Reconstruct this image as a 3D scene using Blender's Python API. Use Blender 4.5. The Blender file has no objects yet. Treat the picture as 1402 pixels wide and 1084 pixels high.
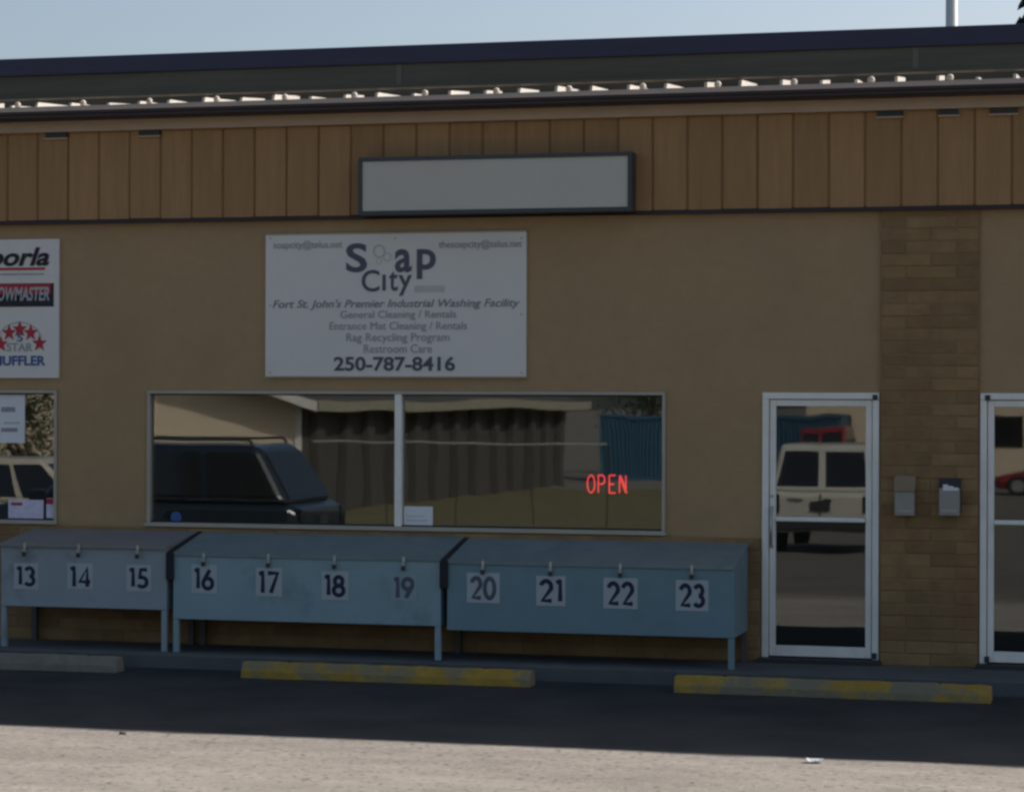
import bpy, bmesh, math, random
from mathutils import Vector, Matrix
random.seed(7)
C = bpy.context.scene.collection
SC = bpy.context.scene
R = math.radians

# ------------------------------------------------------------------ camera
F_PX, YAW, ROLL = 3380.0, R(14.9), 0.00346       # focal length in photo pixels (1402 wide)
CU, CV = 701.0, 542.0
CAM = Vector((0.0, -19.96, 2.14))
HOR = 544.0
ax0 = Vector((-math.sin(YAW), math.cos(YAW), 0))
rt0 = Vector((math.cos(YAW), math.sin(YAW), 0))
up0 = Vector((0, 0, 1))
pit = -math.atan((CV - HOR) / F_PX)               # tiny pitch
AX = (ax0 * math.cos(pit) + up0 * math.sin(pit)).normalized()
UP = (up0 * math.cos(pit) - ax0 * math.sin(pit)).normalized()
RT = rt0 * math.cos(ROLL) + UP * math.sin(ROLL)
UP = UP * math.cos(ROLL) - rt0 * math.sin(ROLL)
cam_d = bpy.data.cameras.new('camera'); cam = bpy.data.objects.new('camera', cam_d); C.objects.link(cam)
cam.matrix_world = Matrix(((RT.x, UP.x, -AX.x, CAM.x), (RT.y, UP.y, -AX.y, CAM.y), (RT.z, UP.z, -AX.z, CAM.z), (0, 0, 0, 1)))
cam_d.sensor_width = 36.0; cam_d.lens = F_PX / 1402 * 36.0
cam_d.clip_start = 0.1; cam_d.clip_end = 4000
SC.camera = cam

def at(u, v, y):
    """photo pixel -> world point on the upright plane at depth y (measured from the photograph)"""
    d = AX + RT * ((u - CU) / F_PX) - UP * ((v - CV) / F_PX)
    return CAM + d * ((y - CAM.y) / d.y)
def gx(u, y): return at(u, 544, y).x
def gz(u, v, y): return at(u, v, y).z

# ------------------------------------------------------------------ light
SUN_AZ, SUN_EL = R(52), R(38.1)                   # behind the store, from the right
W = bpy.data.worlds.new('World'); SC.world = W; W.use_nodes = True
nt = W.node_tree; nt.nodes.clear()
sky = nt.nodes.new('ShaderNodeTexSky'); sky.sky_type = 'NISHITA'; sky.sun_disc = False
sky.sun_elevation = SUN_EL; sky.sun_rotation = SUN_AZ
sky.air_density = 1.0; sky.dust_density = 5.0; sky.ozone_density = 0.7; sky.altitude = 600
bg = nt.nodes.new('ShaderNodeBackground'); bg.inputs[1].default_value = 0.14
wo = nt.nodes.new('ShaderNodeOutputWorld')
nt.links.new(sky.outputs[0], bg.inputs[0]); nt.links.new(bg.outputs[0], wo.inputs[0])
sl = bpy.data.lights.new('sun', 'SUN'); sl.energy = 4.3; sl.angle = R(0.5); sl.color = (1.0, 0.94, 0.85)
so = bpy.data.objects.new('sun', sl); C.objects.link(so)
sdir = Vector((math.sin(SUN_AZ) * math.cos(SUN_EL), math.cos(SUN_AZ) * math.cos(SUN_EL), math.sin(SUN_EL)))
so.rotation_euler = sdir.to_track_quat('Z', 'Y').to_euler(); so.location = (20, 20, 30)
SC.view_settings.view_transform = 'Standard'; SC.view_settings.look = 'None'
SC.view_settings.exposure = 0.0; SC.view_settings.gamma = 1.0; SC.view_settings.use_curve_mapping = False
SC.render.engine = 'CYCLES'
SC.cycles.max_bounces = 8; SC.cycles.transparent_max_bounces = 16
SC.cycles.pixel_filter_type = 'BLACKMAN_HARRIS'; SC.cycles.filter_width = 2.7     # the photograph is soft

# ------------------------------------------------------------------ materials
def _set(b, k, v):
    if k in b.inputs: b.inputs[k].default_value = v
def mat(name, col, rough=0.7, metal=0.0, var=0.12, scale=3.0, bump=0.0, bscale=60.0, spec=0.35, rnd=0.0, dirt=None, dscale=1.2, stretch=(1, 1, 1), coat=0.0):
    m = bpy.data.materials.new(name); m.use_nodes = True
    t = m.node_tree; b = t.nodes['Principled BSDF']; L = t.links
    _set(b, 'Roughness', rough); _set(b, 'Metallic', metal); _set(b, 'Specular IOR Level', spec); _set(b, 'Coat Weight', coat)
    tc = t.nodes.new('ShaderNodeTexCoord'); mp = t.nodes.new('ShaderNodeMapping'); mp.inputs['Scale'].default_value = stretch
    geo = t.nodes.new('ShaderNodeNewGeometry'); L.new(geo.outputs['Position'], mp.inputs[0])
    n = t.nodes.new('ShaderNodeTexNoise'); n.inputs['Scale'].default_value = scale; n.inputs['Detail'].default_value = 8; n.inputs['Roughness'].default_value = 0.65
    L.new(mp.outputs[0], n.inputs['Vector'])
    mr = t.nodes.new('ShaderNodeMapRange'); mr.inputs['From Min'].default_value = 0.25; mr.inputs['From Max'].default_value = 0.75
    mr.inputs['To Min'].default_value = 1 - var; mr.inputs['To Max'].default_value = 1 + var
    L.new(n.outputs[0], mr.inputs[0])
    mul = t.nodes.new('ShaderNodeVectorMath'); mul.operation = 'SCALE'; mul.inputs[0].default_value = col[:3]
    fac = mr.outputs[0]
    if rnd:
        oi = t.nodes.new('ShaderNodeObjectInfo')
        r2 = t.nodes.new('ShaderNodeMapRange'); r2.inputs['To Min'].default_value = 1 - rnd; r2.inputs['To Max'].default_value = 1 + rnd
        L.new(oi.outputs['Random'], r2.inputs[0])
        mm = t.nodes.new('ShaderNodeMath'); mm.operation = 'MULTIPLY'; L.new(fac, mm.inputs[0]); L.new(r2.outputs[0], mm.inputs[1]); fac = mm.outputs[0]
    L.new(fac, mul.inputs['Scale'])
    out = mul.outputs[0]
    if dirt:
        n2 = t.nodes.new('ShaderNodeTexNoise'); n2.inputs['Scale'].default_value = dscale; n2.inputs['Detail'].default_value = 10; n2.inputs['Roughness'].default_value = 0.7
        L.new(mp.outputs[0], n2.inputs['Vector'])
        cr = t.nodes.new('ShaderNodeMapRange'); cr.inputs['From Min'].default_value = dirt[1]; cr.inputs['From Max'].default_value = dirt[2]
        L.new(n2.outputs[0], cr.inputs[0])
        mx = t.nodes.new('ShaderNodeMix'); mx.data_type = 'RGBA'; L.new(cr.outputs[0], mx.inputs[0])
        L.new(out, mx.inputs[6]); mx.inputs[7].default_value = (*dirt[0], 1); out = mx.outputs[2]
    L.new(out, b.inputs['Base Color'])
    if bump:
        nb = t.nodes.new('ShaderNodeTexNoise'); nb.inputs['Scale'].default_value = bscale; nb.inputs['Detail'].default_value = 4
        L.new(geo.outputs['Position'], nb.inputs['Vector'])
        bp = t.nodes.new('ShaderNodeBump'); bp.inputs['Strength'].default_value = bump; bp.inputs['Distance'].default_value = 0.01
        L.new(nb.outputs[0], bp.inputs['Height']); L.new(bp.outputs[0], b.inputs['Normal'])
    return m
def glass(name, refl=0.25, tint=(0.75, 0.82, 0.82)):
    m = bpy.data.materials.new(name); m.use_nodes = True; t = m.node_tree; t.nodes.clear(); L = t.links
    o = t.nodes.new('ShaderNodeOutputMaterial'); tr = t.nodes.new('ShaderNodeBsdfTransparent'); tr.inputs[0].default_value = (*tint, 1)
    g = t.nodes.new('ShaderNodeBsdfGlossy'); g.inputs['Roughness'].default_value = 0.014; g.inputs['Color'].default_value = (0.95, 1, 1, 1)
    mx = t.nodes.new('ShaderNodeMixShader')
    geo = t.nodes.new('ShaderNodeNewGeometry'); nz = t.nodes.new('ShaderNodeTexNoise'); nz.inputs['Scale'].default_value = 1.7; nz.inputs['Detail'].default_value = 1
    L.new(geo.outputs['Position'], nz.inputs['Vector']); bp = t.nodes.new('ShaderNodeBump'); bp.inputs['Strength'].default_value = 0.12; bp.inputs['Distance'].default_value = 0.004
    L.new(nz.outputs[0], bp.inputs['Height']); L.new(bp.outputs[0], g.inputs['Normal'])
    lw = t.nodes.new('ShaderNodeLayerWeight'); lw.inputs[0].default_value = 0.25
    mr = t.nodes.new('ShaderNodeMapRange'); mr.inputs['To Min'].default_value = refl; mr.inputs['To Max'].default_value = 1.0
    L.new(lw.outputs['Fresnel'], mr.inputs[0]); L.new(mr.outputs[0], mx.inputs[0])
    L.new(tr.outputs[0], mx.inputs[1]); L.new(g.outputs[0], mx.inputs[2]); L.new(mx.outputs[0], o.inputs[0])
    return m
def emit(name, col, s):
    m = bpy.data.materials.new(name); m.use_nodes = True; b = m.node_tree.nodes['Principled BSDF']
    b.inputs['Base Color'].default_value = (*col, 1); b.inputs['Emission Color'].default_value = (*col, 1); b.inputs['Emission Strength'].default_value = s
    return m

M = {}
M['stucco'] = mat('stucco', (0.388, 0.265, 0.140), 0.95, var=0.07, scale=9, bump=0.6, bscale=110, dirt=((0.345, 0.235, 0.128), 0.45, 0.75), dscale=1.4)
M['siding'] = mat('siding', (0.335, 0.190, 0.082), 0.75, var=0.14, scale=4.0, rnd=0.10, stretch=(6, 6, 0.5), bump=0.25, bscale=40)
M['siding_gap'] = mat('siding_gap', (0.22, 0.118, 0.050), 0.9)
M['trim'] = mat('trim', (0.46, 0.33, 0.22), 0.7, var=0.10, stretch=(1, 1, 3))
M['gutter'] = mat('gutter', (0.045, 0.033, 0.032), 0.55, var=0.15)
M['fascia'] = mat('fascia', (0.084, 0.082, 0.060), 0.6, var=0.30, scale=1.5, stretch=(0.4, 1, 6))
M['cap'] = mat('cap', (0.034, 0.032, 0.064), 0.45, var=0.14, stretch=(0.5, 1, 4))
M['roof_metal'] = mat('roof_metal', (0.62, 0.60, 0.56), 0.5, var=0.06)
M['roof_felt'] = mat('roof_felt', (0.05, 0.048, 0.045), 0.9)
M['joint'] = mat('fascia_joint', (0.13, 0.125, 0.10), 0.7)
M['drip'] = mat('drip', (0.46, 0.37, 0.31), 0.5)
M['block'] = mat('block', (0.265, 0.170, 0.078), 0.95, var=0.20, scale=5, bump=0.8, bscale=70, rnd=0.17, dirt=((0.235, 0.125, 0.065), 0.5, 0.7), dscale=3.5)
M['mortar'] = mat('mortar', (0.255, 0.163, 0.076), 0.95, bump=0.4, bscale=90)
M['alu'] = mat('white_aluminium', (0.82, 0.80, 0.72), 0.45, var=0.08, scale=2, dirt=((0.66, 0.65, 0.60), 0.5, 0.8), dscale=3)
M['alu_grey'] = mat('grey_aluminium', (0.40, 0.37, 0.29), 0.5, var=0.08)
M['gasket'] = mat('gasket', (0.02, 0.02, 0.02), 0.8)
M['glass'] = glass('window_glass', 0.20)
M['glass_door'] = glass('door_glass', 0.13)
M['interior'] = mat('interior_paint', (0.09, 0.085, 0.075), 0.9)
M['sign_white'] = mat('sign_white', (0.68, 0.66, 0.60), 0.6, var=0.05, scale=1.5, dirt=((0.60, 0.58, 0.53), 0.5, 0.75), dscale=1.5)
M['lightbox'] = mat('lightbox_panel', (0.50, 0.475, 0.40), 0.35, var=0.06, scale=2)
M['frame_dark'] = mat('frame_dark', (0.055, 0.062, 0.064), 0.5)
M['ink'] = mat('ink_dark', (0.095, 0.095, 0.125), 0.6, var=0.05)
M['ink_soft'] = mat('ink_grey', (0.31, 0.31, 0.32), 0.6, var=0.25, scale=14)
M['ink_mid'] = mat('ink_worn', (0.20, 0.20, 0.24), 0.6, var=0.35, scale=14)
M['ink_faint'] = mat('ink_faint', (0.50, 0.51, 0.46), 0.6)
M['navy'] = mat('ink_navy', (0.012, 0.020, 0.050), 0.6)
M['numeral_worn'] = mat('numeral_worn', (0.08, 0.10, 0.13), 0.6)
M['red'] = mat('ink_red', (0.42, 0.03, 0.045), 0.6)
M['blue'] = mat('ink_blue', (0.045, 0.10, 0.28), 0.6)
M['black'] = mat('ink_black', (0.02, 0.018, 0.022), 0.6)
M['locker'] = mat('locker_paint', (0.245, 0.345, 0.365), 0.55, var=0.10, scale=1.5, dirt=((0.175, 0.25, 0.265), 0.52, 0.70), dscale=2.2, bump=0.06, bscale=25)
M['locker_pale'] = mat('locker_paint_pale', (0.285, 0.335, 0.35), 0.55, var=0.07, scale=1.5, dirt=((0.20, 0.23, 0.235), 0.54, 0.68), dscale=2.2, bump=0.06, bscale=25)
M['locker_blue'] = mat('locker_paint_blue', (0.165, 0.255, 0.285), 0.55, var=0.07, scale=1.5, dirt=((0.14, 0.22, 0.245), 0.5, 0.75), dscale=2.2, bump=0.06, bscale=25)
M['locker_top'] = mat('locker_lid_paint', (0.19, 0.235, 0.225), 0.6, var=0.10, scale=2, dirt=((0.15, 0.185, 0.18), 0.48, 0.7), dscale=3)
M['rear_leg'] = mat('rear_leg_wood', (0.10, 0.09, 0.075), 0.8)
M['lid_brown'] = mat('lid_weathered', (0.225, 0.215, 0.20), 0.7, var=0.10, scale=3)
M['plate'] = mat('plate_white', (0.40, 0.44, 0.45), 0.6, var=0.05)
M['plate_dull'] = mat('plate_dull', (0.27, 0.36, 0.37), 0.6, var=0.05)
M['steel'] = mat('zinc_steel', (0.45, 0.45, 0.42), 0.4, metal=0.6)
M['dark_metal'] = mat('dark_metal', (0.035, 0.035, 0.035), 0.5)
M['near_black'] = mat('near_black', (0.016, 0.018, 0.022), 0.7)
M['concrete'] = mat('concrete', (0.105, 0.11, 0.105), 0.9, var=0.18, scale=2, bump=0.4, bscale=80, dirt=((0.07, 0.075, 0.075), 0.5, 0.75), dscale=1.5)
M['stop_grey'] = mat('stop_concrete', (0.20, 0.19, 0.15), 0.9, var=0.2, scale=8, bump=0.6, bscale=50)
M['stop_yellow'] = mat('stop_yellow_paint', (0.37, 0.235, 0.035), 0.8, var=0.25, scale=7, bump=0.5, bscale=50, dirt=((0.23, 0.19, 0.10), 0.49, 0.56), dscale=3.2)
M['stop_worn'] = mat('stop_worn_paint', (0.36, 0.225, 0.035), 0.85, var=0.2, scale=8, bump=0.6, bscale=50, dirt=((0.20, 0.185, 0.12), 0.44, 0.54), dscale=2.8)
M['bin_grey'] = mat('box_grey', (0.30, 0.29, 0.26), 0.5)
M['bin_tan'] = mat('box_tan', (0.26, 0.19, 0.11), 0.7)
M['paper'] = mat('paper', (0.72, 0.74, 0.74), 0.8, var=0.04)
M['paper_lilac'] = mat('paper_lilac', (0.62, 0.60, 0.72), 0.8, var=0.22, scale=22)
M['neon'] = emit('neon_red', (1.0, 0.05, 0.04), 1.05)
M['pole'] = mat('galvanised_pole', (0.50, 0.52, 0.52), 0.5, var=0.06)
M['pebble'] = mat('pebble', (0.13, 0.12, 0.11), 0.9)
M['bark'] = mat('bark', (0.06, 0.042, 0.03), 0.95, bump=0.6, bscale=20)
M['needles'] = mat('needles', (0.022, 0.040, 0.024), 0.8, var=0.35, scale=2.5)
M['leaves'] = mat('leaves', (0.045, 0.075, 0.028), 0.8, var=0.35, scale=2.0)
M['grass'] = mat('grass', (0.115, 0.10, 0.042), 0.95, var=0.3, scale=1.5)
M['tan_wall'] = mat('tan_wall', (0.60, 0.50, 0.37), 0.9, var=0.05)
M['brown_wall'] = mat('brown_ribbed_wall', (0.060, 0.055, 0.050), 0.8, var=0.2)
M['white_trim'] = mat('white_trim', (0.62, 0.60, 0.55), 0.6)
M['eave_shaded'] = mat('eave_shaded', (0.24, 0.225, 0.17), 0.8)  # trim colour darkened so the eave board looks unlit
M['rail_grey'] = mat('rail_grey', (0.30, 0.31, 0.29), 0.6)
M['shingle'] = mat('roof_shingle', (0.06, 0.06, 0.058), 0.9, var=0.2, scale=10)
M['blue_steel'] = mat('blue_container_paint', (0.030, 0.085, 0.135), 0.5, var=0.15)
M['car_navy'] = mat('car_paint_navy', (0.010, 0.016, 0.024), 0.25, coat=0.6, var=0.03)
M['car_silver'] = mat('car_paint_silver', (0.52, 0.50, 0.44), 0.35, coat=0.5, var=0.03)
M['car_red'] = mat('car_paint_red', (0.22, 0.016, 0.02), 0.3, coat=0.6, var=0.03)
M['car_tan'] = mat('car_paint_tan', (0.42, 0.38, 0.31), 0.35, coat=0.5, var=0.03)
M['car_glass'] = mat('car_glass', (0.012, 0.014, 0.016), 0.08, spec=0.6)
M['tyre'] = mat('tyre', (0.02, 0.02, 0.02), 0.9)
M['rim'] = mat('wheel_rim', (0.4, 0.4, 0.4), 0.35, metal=0.7)
M['lamp_red'] = mat('tail_lamp_red', (0.35, 0.02, 0.02), 0.25)
M['lamp_clear'] = mat('head_lamp_clear', (0.6, 0.6, 0.58), 0.15)

def ground_material():
    m = bpy.data.materials.new('worn_asphalt_with_shade'); m.use_nodes = True; t = m.node_tree; b = t.nodes['Principled BSDF']; L = t.links
    geo = t.nodes.new('ShaderNodeNewGeometry')
    def noise(s, d=8, r=0.65, st=(1, 1, 1)):
        mp = t.nodes.new('ShaderNodeMapping'); mp.inputs['Scale'].default_value = st; L.new(geo.outputs['Position'], mp.inputs[0])
        n = t.nodes.new('ShaderNodeTexNoise'); n.inputs['Scale'].default_value = s; n.inputs['Detail'].default_value = d; n.inputs['Roughness'].default_value = r
        L.new(mp.outputs[0], n.inputs['Vector']); return n.outputs[0]
    def rng(x, a, bb, c, d):
        r = t.nodes.new('ShaderNodeMapRange'); r.inputs['From Min'].default_value = a; r.inputs['From Max'].default_value = bb
        r.inputs['To Min'].default_value = c; r.inputs['To Max'].default_value = d; L.new(x, r.inputs[0]); return r.outputs[0]
    def math_(op, a, bb):
        n = t.nodes.new('ShaderNodeMath'); n.operation = op
        for i, x in enumerate((a, bb)):
            if isinstance(x, (int, float)): n.inputs[i].default_value = x
            else: L.new(x, n.inputs[i])
        return n.outputs[0]
    def mix(f, a, bb):
        n = t.nodes.new('ShaderNodeMix'); n.data_type = 'RGBA'; L.new(f, n.inputs[0])
        for i, x in ((6, a), (7, bb)):
            if isinstance(x, tuple): n.inputs[i].default_value = (*x, 1)
            else: L.new(x, n.inputs[i])
        return n.outputs[2]
    # asphalt painted darker inside the roof's shadow, paler and dusty in the sun beyond
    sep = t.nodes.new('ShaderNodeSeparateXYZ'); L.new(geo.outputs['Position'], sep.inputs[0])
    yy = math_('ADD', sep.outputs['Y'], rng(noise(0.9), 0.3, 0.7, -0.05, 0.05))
    sunlit_mask = rng(yy, SHADE_EDGE_Y + 0.05, SHADE_EDGE_Y - 0.05, 0.0, 1.0)
    shaded_asphalt = mix(rng(noise(1.1), 0.4, 0.7, 0, 1), (0.050, 0.054, 0.053), (0.028, 0.033, 0.034))
    sunlit_dust = mix(rng(noise(1.6, st=(0.5, 1.6, 1)), 0.35, 0.7, 0, 1), (0.40, 0.355, 0.305), (0.29, 0.258, 0.225))
    sunlit_dust = mix(rng(noise(3.5, 6, 0.75, (0.8, 1.2, 1)), 0.48, 0.70, 0, 0.65), sunlit_dust, (0.24, 0.218, 0.192))
    sunlit_dust = mix(rng(noise(19, 3, 0.6), 0.57, 0.66, 0, 0.75), sunlit_dust, (0.13, 0.115, 0.10))
    sunlit_dust = mix(rng(noise(30, 2, 0.5), 0.6, 0.7, 0, 0.6), sunlit_dust, (0.50, 0.46, 0.41))
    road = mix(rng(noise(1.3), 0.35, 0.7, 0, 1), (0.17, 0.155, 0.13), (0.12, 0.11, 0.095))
    sunlit_dust = mix(rng(yy, -7.4, -8.6, 0.0, 1.0), sunlit_dust, road)
    L.new(mix(sunlit_mask, shaded_asphalt, sunlit_dust), b.inputs['Base Color'])
    b.inputs['Roughness'].default_value = 0.95; _set(b, 'Specular IOR Level', 0.15)
    nb = noise(45, 6, 0.7); bp = t.nodes.new('ShaderNodeBump'); bp.inputs['Strength'].default_value = 0.5; bp.inputs['Distance'].default_value = 0.012
    L.new(nb, bp.inputs['Height']); L.new(bp.outputs[0], b.inputs['Normal'])
    return m
SHADE_EDGE_Y = -4.50  # painted tone change follows the edge of the roof's cast shadow
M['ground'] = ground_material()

# ------------------------------------------------------------------ object helpers
def wl(o): return Vector(o['wl']) if o is not None else Vector((0, 0, 0))
def thing(name, label, cat, loc, group=None):
    o = bpy.data.objects.new(name, None); C.objects.link(o); o.location = loc; o['wl'] = tuple(loc)
    o.empty_display_size = 0.2
    o['label'] = label; o['category'] = cat
    if group: o['group'] = group
    return o
def group_part(name, parent, loc=None):
    """an Empty that is a part with sub-parts"""
    o = bpy.data.objects.new(name, None); C.objects.link(o); o.parent = parent; o.empty_display_size = 0.1
    p = wl(parent) if loc is None else Vector(loc); o.location = p - wl(parent); o['wl'] = tuple(p)
    return o
def link_mesh(name, me, parent=None, loc=None):
    o = bpy.data.objects.new(name, me); C.objects.link(o)
    p = Vector(loc) if loc is not None else wl(parent)
    if parent is not None: o.parent = parent; o.location = p - wl(parent)
    else: o.location = p
    o['wl'] = tuple(p)
    return o
class MB:
    def __init__(s): s.v = []; s.f = []
    def add(s, vs, fs):
        k = len(s.v); s.v += [tuple(p) for p in vs]; s.f += [tuple(i + k for i in f) for f in fs]; return s
    def box(s, x0, x1, y0, y1, z0, z1):
        x0, x1 = sorted((x0, x1)); y0, y1 = sorted((y0, y1)); z0, z1 = sorted((z0, z1))
        return s.add([(x0, y0, z0), (x1, y0, z0), (x1, y1, z0), (x0, y1, z0), (x0, y0, z1), (x1, y0, z1), (x1, y1, z1), (x0, y1, z1)],
                     [(0, 3, 2, 1), (4, 5, 6, 7), (0, 1, 5, 4), (1, 2, 6, 5), (2, 3, 7, 6), (3, 0, 4, 7)])
    def prism(s, prof, x0, x1):
        """profile of (y, z), counter-clockwise seen from +x, swept along x"""
        n = len(prof)
        return s.add([(x0, y, z) for y, z in prof] + [(x1, y, z) for y, z in prof],
                     [tuple(reversed(range(n))), tuple(range(n, 2 * n))] + [(i, (i + 1) % n, n + (i + 1) % n, n + i) for i in range(n)])
    def tube(s, p0, p1, r0, r1=None, n=10):
        r1 = r0 if r1 is None else r1; p0, p1 = Vector(p0), Vector(p1); d = (p1 - p0).normalized()
        a = d.orthogonal().normalized(); b = d.cross(a)
        vs = []
        for p, r in ((p0, r0), (p1, r1)):
            for i in range(n):
                t = 2 * math.pi * i / n; vs.append(p + (a * math.cos(t) + b * math.sin(t)) * r)
        return s.add(vs, [tuple(reversed(range(n))), tuple(range(n, 2 * n))] + [(i, (i + 1) % n, n + (i + 1) % n, n + i) for i in range(n)])
    def path(s, pts, r, n=8):
        for a, b in zip(pts[:-1], pts[1:]): s.tube(a, b, r, n=n)
        return s
    def build(s, name, m, parent=None, origin=None, bevel=0, smooth=False, seg=2):
        o0 = Vector(origin) if origin is not None else wl(parent)
        me = bpy.data.meshes.new(name); me.from_pydata([tuple(Vector(p) - o0) for p in s.v], [], s.f); me.update()
        bm = bmesh.new(); bm.from_mesh(me); bmesh.ops.recalc_face_normals(bm, faces=bm.faces); bm.to_mesh(me); bm.free()
        me.materials.append(m)
        if smooth:
            for p in me.polygons: p.use_smooth = True
        o = link_mesh(name, me, parent, o0)
        if bevel:
            b = o.modifiers.new('bevel', 'BEVEL'); b.width = bevel; b.segments = seg; b.limit_method = 'ANGLE'
        return o
def tag(o, label, cat, group=None):
    o['label'] = label; o['category'] = cat
    if group: o['group'] = group
    return o
def struct(o): o['kind'] = 'structure'; return o

def curve_mesh(cu):
    o = bpy.data.objects.new('temp_curve', cu); C.objects.link(o)
    dg = bpy.context.evaluated_depsgraph_get(); dg.update()
    me = bpy.data.meshes.new_from_object(o.evaluated_get(dg))
    bpy.data.objects.remove(o); bpy.data.curves.remove(cu); return me
def text_mesh(s, bold=0.0, shear=0.0):
    cu = bpy.data.curves.new('temp_text', 'FONT'); cu.body = s; cu.offset = bold; cu.shear = shear; cu.extrude = 0.01; cu.resolution_u = 4
    return curve_mesh(cu)
def stroke_mesh(strokes, w=0.15):
    cu = bpy.data.curves.new('temp_stroke', 'CURVE'); cu.dimensions = '3D'; cu.bevel_depth = w / 2; cu.bevel_resolution = 2; cu.use_fill_caps = True
    for st in strokes:
        sp = cu.splines.new('POLY'); sp.points.add(len(st) - 1)
        for p, q in zip(sp.points, st): p.co = (q[0], q[1], 0, 1)
    me = curve_mesh(cu)
    return me
def fit(me, name, m, parent, x0, x1, z0, z1, y, depth=0.002):
    """lay a flat letter mesh (drawn in x, y) on an upright plane inside a rectangle"""
    xs = [v.co.x for v in me.vertices]; ys = [v.co.y for v in me.vertices]; zs = [v.co.z for v in me.vertices]
    sx = (x1 - x0) / (max(xs) - min(xs)); sz = (z1 - z0) / (max(ys) - min(ys)); dz = max(zs) - min(zs) or 1
    o0 = wl(parent); mx, my, mz = min(xs), min(ys), min(zs)
    for v in me.vertices:
        a, b, c = v.co
        v.co = (x0 + (a - mx) * sx - o0.x, y - (c - mz) / dz * depth - o0.y, z0 + (b - my) * sz - o0.z)
    me.materials.clear(); me.materials.append(m)
    me.update(); me.validate()
    return link_mesh(name, me, parent, o0)
def arc(cx, cy, rx, ry, a0, a1, n=14):
    return [(cx + rx * math.cos(R(a0 + (a1 - a0) * i / n)), cy + ry * math.sin(R(a0 + (a1 - a0) * i / n))) for i in range(n + 1)]
DIG = {
 '0': [arc(.28, .5, .24, .43, 0, 360, 22)],
 '1': [[(.05, .86), (.17, .93), (.21, .93), (.21, .07)]],
 '2': [arc(.26, .67, .22, .26, 165, -20, 14) + [(.10, .08), (.50, .08)]],
 '3': [[(.06, .80)] + arc(.24, .71, .19, .22, 140, -85, 12), arc(.24, .28, .22, .22, 85, -150, 14)],
 '4': [[(.40, .07), (.40, .92), (.04, .30), (.54, .30)]],
 '5': [[(.46, .92), (.16, .92), (.11, .53)] + arc(.23, .30, .23, .24, 110, -145, 14)],
 '6': [arc(.27, .30, .23, .24, 0, 360, 20), [(.07, .42), (.36, .93)]],
 '7': [[(.03, .92), (.47, .92), (.16, .07)]],
 '8': [arc(.26, .71, .18, .20, 0, 360, 18), arc(.26, .28, .23, .22, 0, 360, 18)],
 '9': [arc(.27, .70, .23, .24, 0, 360, 20), [(.47, .58), (.18, .07)]],
}
def number_strokes(s):
    out = []; x = 0
    for ch in s:
        for st in DIG[ch]: out.append([(p[0] + x, p[1]) for p in st])
        x += .42 if ch == '1' else .66
    return out

# ------------------------------------------------------------------ the setting: ground, walkway, lawn
def ground_z(y): return -0.12 if y > -11 else (-1.0 if y < -40 else -0.12 - 0.88 * (-11 - y) / 29)
g = MB(); ys = [400, 20, 0, -0.8, -2, -4, -6, -9, -11, -16, -22, -30, -40, -60, -100, -200, -600]
xs_ = [-600, -60, -20, 0, 20, 60, 600]
for y in ys:
    for x in xs_: g.v.append((x, y, ground_z(y)))
nx = len(xs_)
for j in range(len(ys) - 1):
    for i in range(nx - 1): g.f.append((j * nx + i, (j + 1) * nx + i, (j + 1) * nx + i + 1, j * nx + i + 1))
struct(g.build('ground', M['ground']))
KERB = -0.85
wk = MB(); wk.box(-16, 6, KERB, -0.002, -0.30, 0.0)
struct(wk.build('walkway', M['concrete'], bevel=0.015))
lw = MB(); lx0, lx1 = -24.0, -10.5
for (ya, yb) in ((-30, -40), (-40, -62)):
    lw.add([(lx0, ya, ground_z(ya) + .02), (lx0, yb, ground_z(yb) + .02), (lx1, yb, ground_z(yb) + .02), (lx1, ya, ground_z(ya) + .02)], [(0, 1, 2, 3)])
struct(lw.build('lawn', M['grass']))

# ------------------------------------------------------------------ the store building
X0, X1, DEEP = -15.0, 5.0, 9.0
store = thing('storefront_building', 'low tan stucco storefront with brown vertical siding band and dark metal roof edge', 'building', ((X0 + X1) / 2, 0, 0))
win_x0, win_x1 = gx(202, 0), gx(912, 0)
win_z1 = (gz(202, 533, 0) + gz(912, 537, 0)) / 2; win_z0 = (gz(202, 719, 0) + gz(912, 732, 0)) / 2
lwin_x1 = gx(79, 0); lwin_x0 = lwin_x1 - (win_x1 - win_x0) * 0.62
d1x0, d1x1 = gx(1044, 0), gx(1204.5, 0); DZ1 = gz(1120, 537, 0); DZ0 = gz(1120, 901, 0)
d2x0 = gx(1342, 0); d2x1 = d2x0 + (d1x1 - d1x0)
WTOP = 4.5
holes = [(win_x0, win_x1, win_z0, win_z1), (lwin_x0, lwin_x1, win_z0, win_z1), (d1x0, d1x1, DZ0, DZ1), (d2x0, d2x1, DZ0, DZ1)]
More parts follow.
